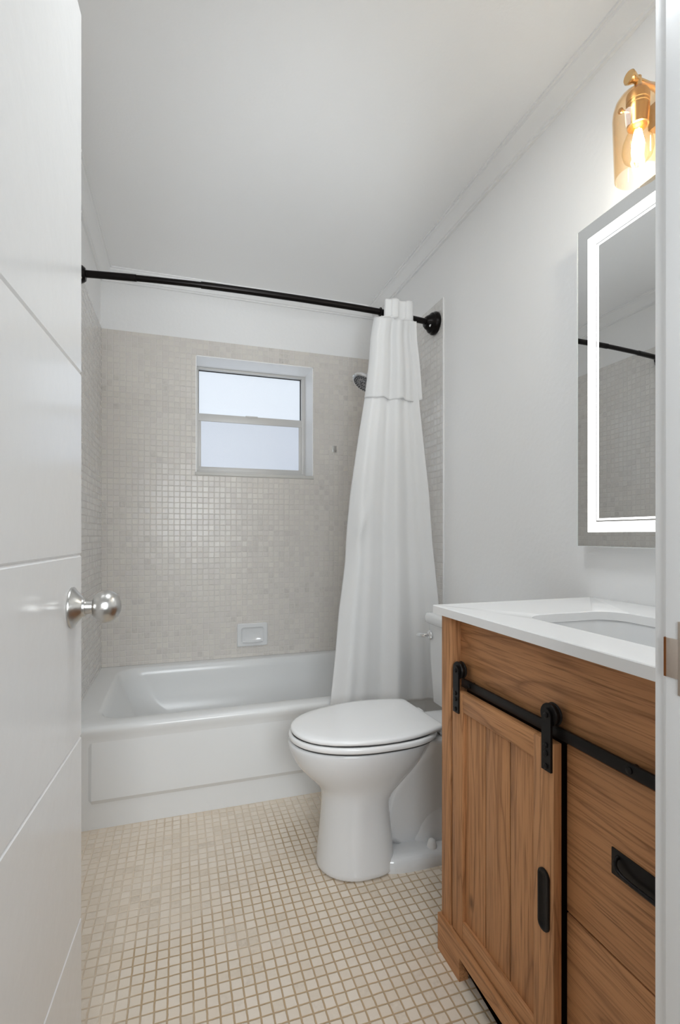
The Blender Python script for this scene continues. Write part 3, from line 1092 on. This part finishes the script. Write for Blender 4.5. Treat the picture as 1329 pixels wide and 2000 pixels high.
# plinth with feet and an open arch
bm = bmesh.new()
YP0, YP1 = VY0, VY1 + .006
lp = [(YP1, 0), (YP1, .089), (YP0, .089), (YP0, 0), (.470, 0), (.470, .055), (.992, .055), (.992, 0)]
vf = [bm.verts.new((.610, y, z)) for y, z in lp]
vb = [bm.verts.new((.634, y, z)) for y, z in lp]
bm.faces.new(vf)
bm.faces.new(list(reversed(vb)))
for i in range(len(lp)):
    j = (i + 1) % len(lp)
    bm.faces.new((vf[j], vf[i], vb[i], vb[j]))
bmesh.ops.triangulate(bm, faces=[f for f in bm.faces if len(f.verts) > 4])
o = new_obj('plinth', bm, M_woodH, va, smooth=False)
box('end_panel', (.634, 1.093, VY1 - .016, VY1 + .004, 0, .088), M_woodH, va)
# rail
rail = box('barn_rail', (.632, .6375, .400, 1.018, .671, .691), M_black, va, bev=.0006)
rail['label'] = 'flat black metal rail'
for yb in (.985, .56):
    lathe('rail_bolt', [(0, 0), (0, .0055), (.002, .0055), (.003, .004), (.003, 0)], (.632, yb, .681), (-1, 0, 0), M_black, rail, n=14)
    lathe('rail_spacer', [(0, 0), (0, .007), (.0086, .007), (.0086, 0)], (.6375, yb, .681), (1, 0, 0), M_black, rail, n=14)
# sliding door
FX, BX = .6185, .6360
DY0, DY1, DZ0, DZ1 = .700, 1.036, .093, .664
dr = box('barn_door', (.6290, .6345, .745, .998, .130, .625), M_gapshade, va)  # dark backing, groove shade between the boards put into its colour
dr['label'] = 'sliding panelled door'
bm = bmesh.new()
for y0_, y1_ in ((.750, .8280), (.8310, .9110), (.9140, .994)):
    add_box(bm, .6262, .631, y0_, y1_, .132, .623, bev=.0016)
new_obj('door_boards', bm, M_woodV, dr)
box('door_stile', (FX, BX, .992, DY1, DZ0, DZ1), M_woodV, dr, bev=.0015)
box('door_stile', (FX, BX, DY0, .752, DZ0, DZ1), M_woodV, dr, bev=.0015)
box('door_rail', (FX + .0002, BX, .7515, .9925, .620, DZ1), M_woodH, dr, bev=.0015)
box('door_rail', (FX + .0002, BX, .7515, .9925, DZ0, .136), M_woodH, dr, bev=.0015)
bm = bmesh.new()


def stad(y0_, y1_, z0_, z1_, x):
    return [Vector((x, p.x, p.y)) for p in rr(y0_, y1_, z0_, z1_, (y1_ - y0_) / 2, 0, 10)]


add_loft(bm, [stad(.7090, .7370, .323, .434, FX), stad(.7090, .7370, .323, .434, FX - .003), stad(.7105, .7355, .3245, .4325, FX - .0045), stad(.7135, .7325, .3275, .4295, FX - .0045),
              stad(.7150, .7310, .329, .428, FX - .0030), stad(.7185, .7275, .334, .423, FX - .0006)], cap0=True)
o = new_obj('door_pull', bm, M_black, dr)
o['label'] = 'black oval finger pull'


def hanger(yc):
    hz = .711
    bm_ = bmesh.new()
    prof_ = [(yc - .0115, .613), (yc + .0115, .613)] + [(yc + .0115 * math.cos(PI * k / 12), hz + .0115 * math.sin(PI * k / 12)) for k in range(13)]
    add_loft(bm_, [[(FX - .0045, y, z) for y, z in prof_], [(FX - .0002, y, z) for y, z in prof_]])
    h_ = new_obj('door_hanger', bm_, M_black, dr)
    h_['label'] = 'black roller hanger strap'
    lathe('hanger_roller', [(0, 0), (0, .0195), (.002, .0205), (.004, .0185), (.010, .0185), (.012, .0205), (.014, .0195), (.014, 0)], (FX + .0003, yc, hz), (1, 0, 0), M_black, h_, n=32)
    for zb in (hz, .658, .644, .621):
        lathe('hanger_bolt', [(0, 0), (0, .0048), (.0016, .0048), (.003, .003), (.003, 0)], (FX - .0045, yc, zb), (-1, 0, 0), M_black, h_, n=12)


hanger(1.014)
hanger(.714)
# drawers
d1 = box('drawer', (.646, .664, .422, .699, .370, .662), M_woodH, va, bev=.0012)
d1['label'] = 'upper drawer with black bail pull'
d2 = box('drawer', (.646, .664, .422, .699, .093, .3665), M_woodH, va, bev=.0012)
d2['label'] = 'lower drawer'
pl = box('drawer_pull_plate', (.6435, .646, .483, .603, .499, .5405), M_black, d1, bev=.0008)
bm = bmesh.new()
hp = [(.6435, .5905, .531), (.640, .5905, .530), (.637, .590, .526), (.636, .589, .521), (.6355, .585, .516), (.635, .577, .5125), (.635, .560, .511), (.635, .543, .511),
      (.635, .526, .511), (.635, .509, .5125), (.6355, .501, .516), (.636, .497, .521), (.637, .496, .526), (.640, .4955, .530), (.6435, .4955, .531)]
add_tube(bm, hp, .0030, 12)
o = new_obj('bail_handle', bm, M_black, pl)

# ------------------------------------------------------------------ countertop with undermount basin
CX0, CX1, CY0, CY1, CZ0, CZ1 = .598, 1.0945, .3455, 1.096, .835, .855
bm = bmesh.new()
HX0, HX1, HY0, HY1, HR = .700, .948, .480, .890, .055


def crect(i, z):
    return rr(CX0 + i, CX1 - i, CY0 + i, CY1 - i, .003, z, 10)


def hrect(i, z, r=HR):
    return rr(HX0 - i, HX1 + i, HY0 - i, HY1 + i, r, z, 10)


add_loft(bm, [hrect(.0, CZ0), crect(.0, CZ0), crect(0, CZ1 - .0015), crect(.0015, CZ1), hrect(.0015, CZ1), hrect(0, CZ1 - .0015), hrect(0, CZ0)], cap0=False, cap1=False)
ct = tag(new_obj('countertop', bm, M_quartz, angle=40), 'white quartz counter slab with cut-out sink on the oak vanity', 'countertop')
bm = bmesh.new()
add_loft(bm, [hrect(.020, CZ0 - .001), hrect(.003, CZ0 - .001), hrect(.001, CZ0 - .006), hrect(-.004, .80), hrect(-.012, .755, .06), hrect(-.028, .728, .07), hrect(-.06, .718, .06), hrect(-.10, .715, .02)], cap0=False)
o = new_obj('sink_basin', bm, M_porc, ct, angle=60)
o['label'] = 'white undermount basin'
lathe('sink_drain', [(0, 0), (0, .022), (.003, .021), (.004, 0)], (.83, .685, .715), (0, 0, 1), M_chrome, o)

# ------------------------------------------------------------------ LED mirror
MX, MY1, MY0, MZ0, MZ1 = 1.056, 1.104, .392, .998, 1.8715
mi = thing('lighted_mirror', 'rectangular mirror with glowing white light border on the right wall', 'mirror', (XR, (MY0 + MY1) / 2, MZ0))
bm = bmesh.new()
add_box(bm, MX + .0045, XR - .0005, MY0 + .02, MY1 - .02, MZ0 + .02, MZ1 - .02)
new_obj('mirror_housing', bm, M_trim, mi)
bm = bmesh.new()
add_box(bm, MX, MX + .005, MY0, MY1, MZ0, MZ1)
new_obj('mirror_glass', bm, M_mirror, mi, smooth=False)
bm = bmesh.new()
for q in ((MX - .0006, MX + .0053, MY1 - .0024, MY1 + .0012, MZ0, MZ1), (MX - .0003, MX + .0053, MY0, MY1, MZ1 - .0004, MZ1 + .0008), (MX - .0003, MX + .0053, MY0, MY1, MZ0 - .0008, MZ0 + .0004)):
    add_box(bm, *q)
new_obj('glass_edge', bm, plain('polished_glass_edge', (0.85, 0.88, 0.87, 1), 0.15), mi)


def border(name, o_, i_, mat, x=MX - .0006):
    bm_ = bmesh.new()
    ya, yb, za, zb = MY0 + o_, MY1 - o_, MZ0 + o_, MZ1 - o_
    w_ = i_ - o_
    for q in ((ya, yb, zb - w_, zb), (ya, yb, za, za + w_), (ya, ya + w_, za + w_, zb - w_), (yb - w_, yb, za + w_, zb - w_)):
        add_box(bm_, x, MX, q[0], q[1], q[2], q[3])
    return new_obj(name, bm_, mat, mi, smooth=False)


border('light_strip', .0385, .0655, M_led)
border('inner_light_line', .0695, .0745, M_led)

# ------------------------------------------------------------------ vanity light
vl = thing('vanity_light', 'brass wall light with amber glass shade above the mirror', 'wall lamp', (XR, .73, 2.03))
bm = bmesh.new()
add_box(bm, 1.072, XR - .0005, .56, .90, 2.000, 2.060, bev=.004)
new_obj('wall_bar', bm, M_brass, vl)


def lamp(yc):
    xc = .975
    ar = lathe('lamp_arm', [(0, 0), (0, .0125), (.003, .0145), (.010, .0125), (.020, .0085), (.030, .0065), (.060, .006), (.085, .009), (.098, .013)], (xc - .028, yc, 2.047), (1, 0, .0), M_brass, vl, n=28, angle=50)
    ar['label'] = 'brass arm with flared end'
    so = lathe('lamp_socket', [(-.012, 0), (-.012, .0075), (.022, .0075), (.022, .018), (.025, .0225), (.029, .0235), (.045, .0235), (.046, .0225), (.049, .0225), (.050, .0235), (.053, .0235), (.054, .0225),
                               (.058, .0225), (.059, .0235), (.098, .0215), (.099, .0185), (.088, .017), (.088, 0)], (xc, yc, 2.042), (0, 0, -1), M_brass, vl, n=36)
    lathe('thumb_screw', [(0, 0), (0, .003), (.016, .003), (.017, .0055), (.021, .0065), (.024, .0045), (.024, 0)], (xc - .021, yc + .004, 1.972), (-1, .25, .15), M_brass, so, n=16)
    bm_ = bmesh.new()
    zt = 2.020
    prof_ = [(.0, .012), (.001, .022), (.004, .030), (.010, .038), (.020, .045), (.034, .049), (.050, .0505), (.186, .0465), (.1875, .0455), (.186, .0445), (.050, .0485), (.034, .047),
             (.021, .043), (.011, .036), (.005, .028), (.002, .021), (.0015, .012)]
    add_lathe(bm_, prof_, (xc, yc, zt), (0, 0, -1), 48, cap0=False, cap1=False)
    g = new_obj('glass_shade', bm_, M_amber, vl, angle=60)
    g['label'] = 'amber glass bell shade'
    b = lathe('light_bulb', [(0, .012), (.012, .013), (.028, .022), (.048, .030), (.066, .032), (.082, .028), (.094, .017), (.098, .006), (.0985, 0)], (xc, yc, 1.957), (0, 0, -1), M_clear, so, n=32, angle=60)
    bm_ = bmesh.new()
    for k in range(6):
        a = 2 * PI * k / 6
        add_tube(bm_, [(xc + .005 * math.cos(a), yc + .005 * math.sin(a), 1.935), (xc + .011 * math.cos(a), yc + .011 * math.sin(a), 1.905), (xc + .006 * math.cos(a), yc + .006 * math.sin(a), 1.875)], .0022, 8)
    new_obj('filament', bm_, M_bulb, b)


# two lamps on one bar; parts of the second are copies
before = set(COL.objects)
lamp(.842)
parts = [o_ for o_ in COL.objects if o_ not in before]
mp_ = {}
for o_ in parts:
    c_ = o_.copy()
    COL.objects.link(c_)
    mp_[o_] = c_
for o_, c_ in mp_.items():
    if o_.parent in mp_:
        c_.parent = mp_[o_.parent]
    else:
        c_.location = o_.location + Vector((0, -.224, 0))
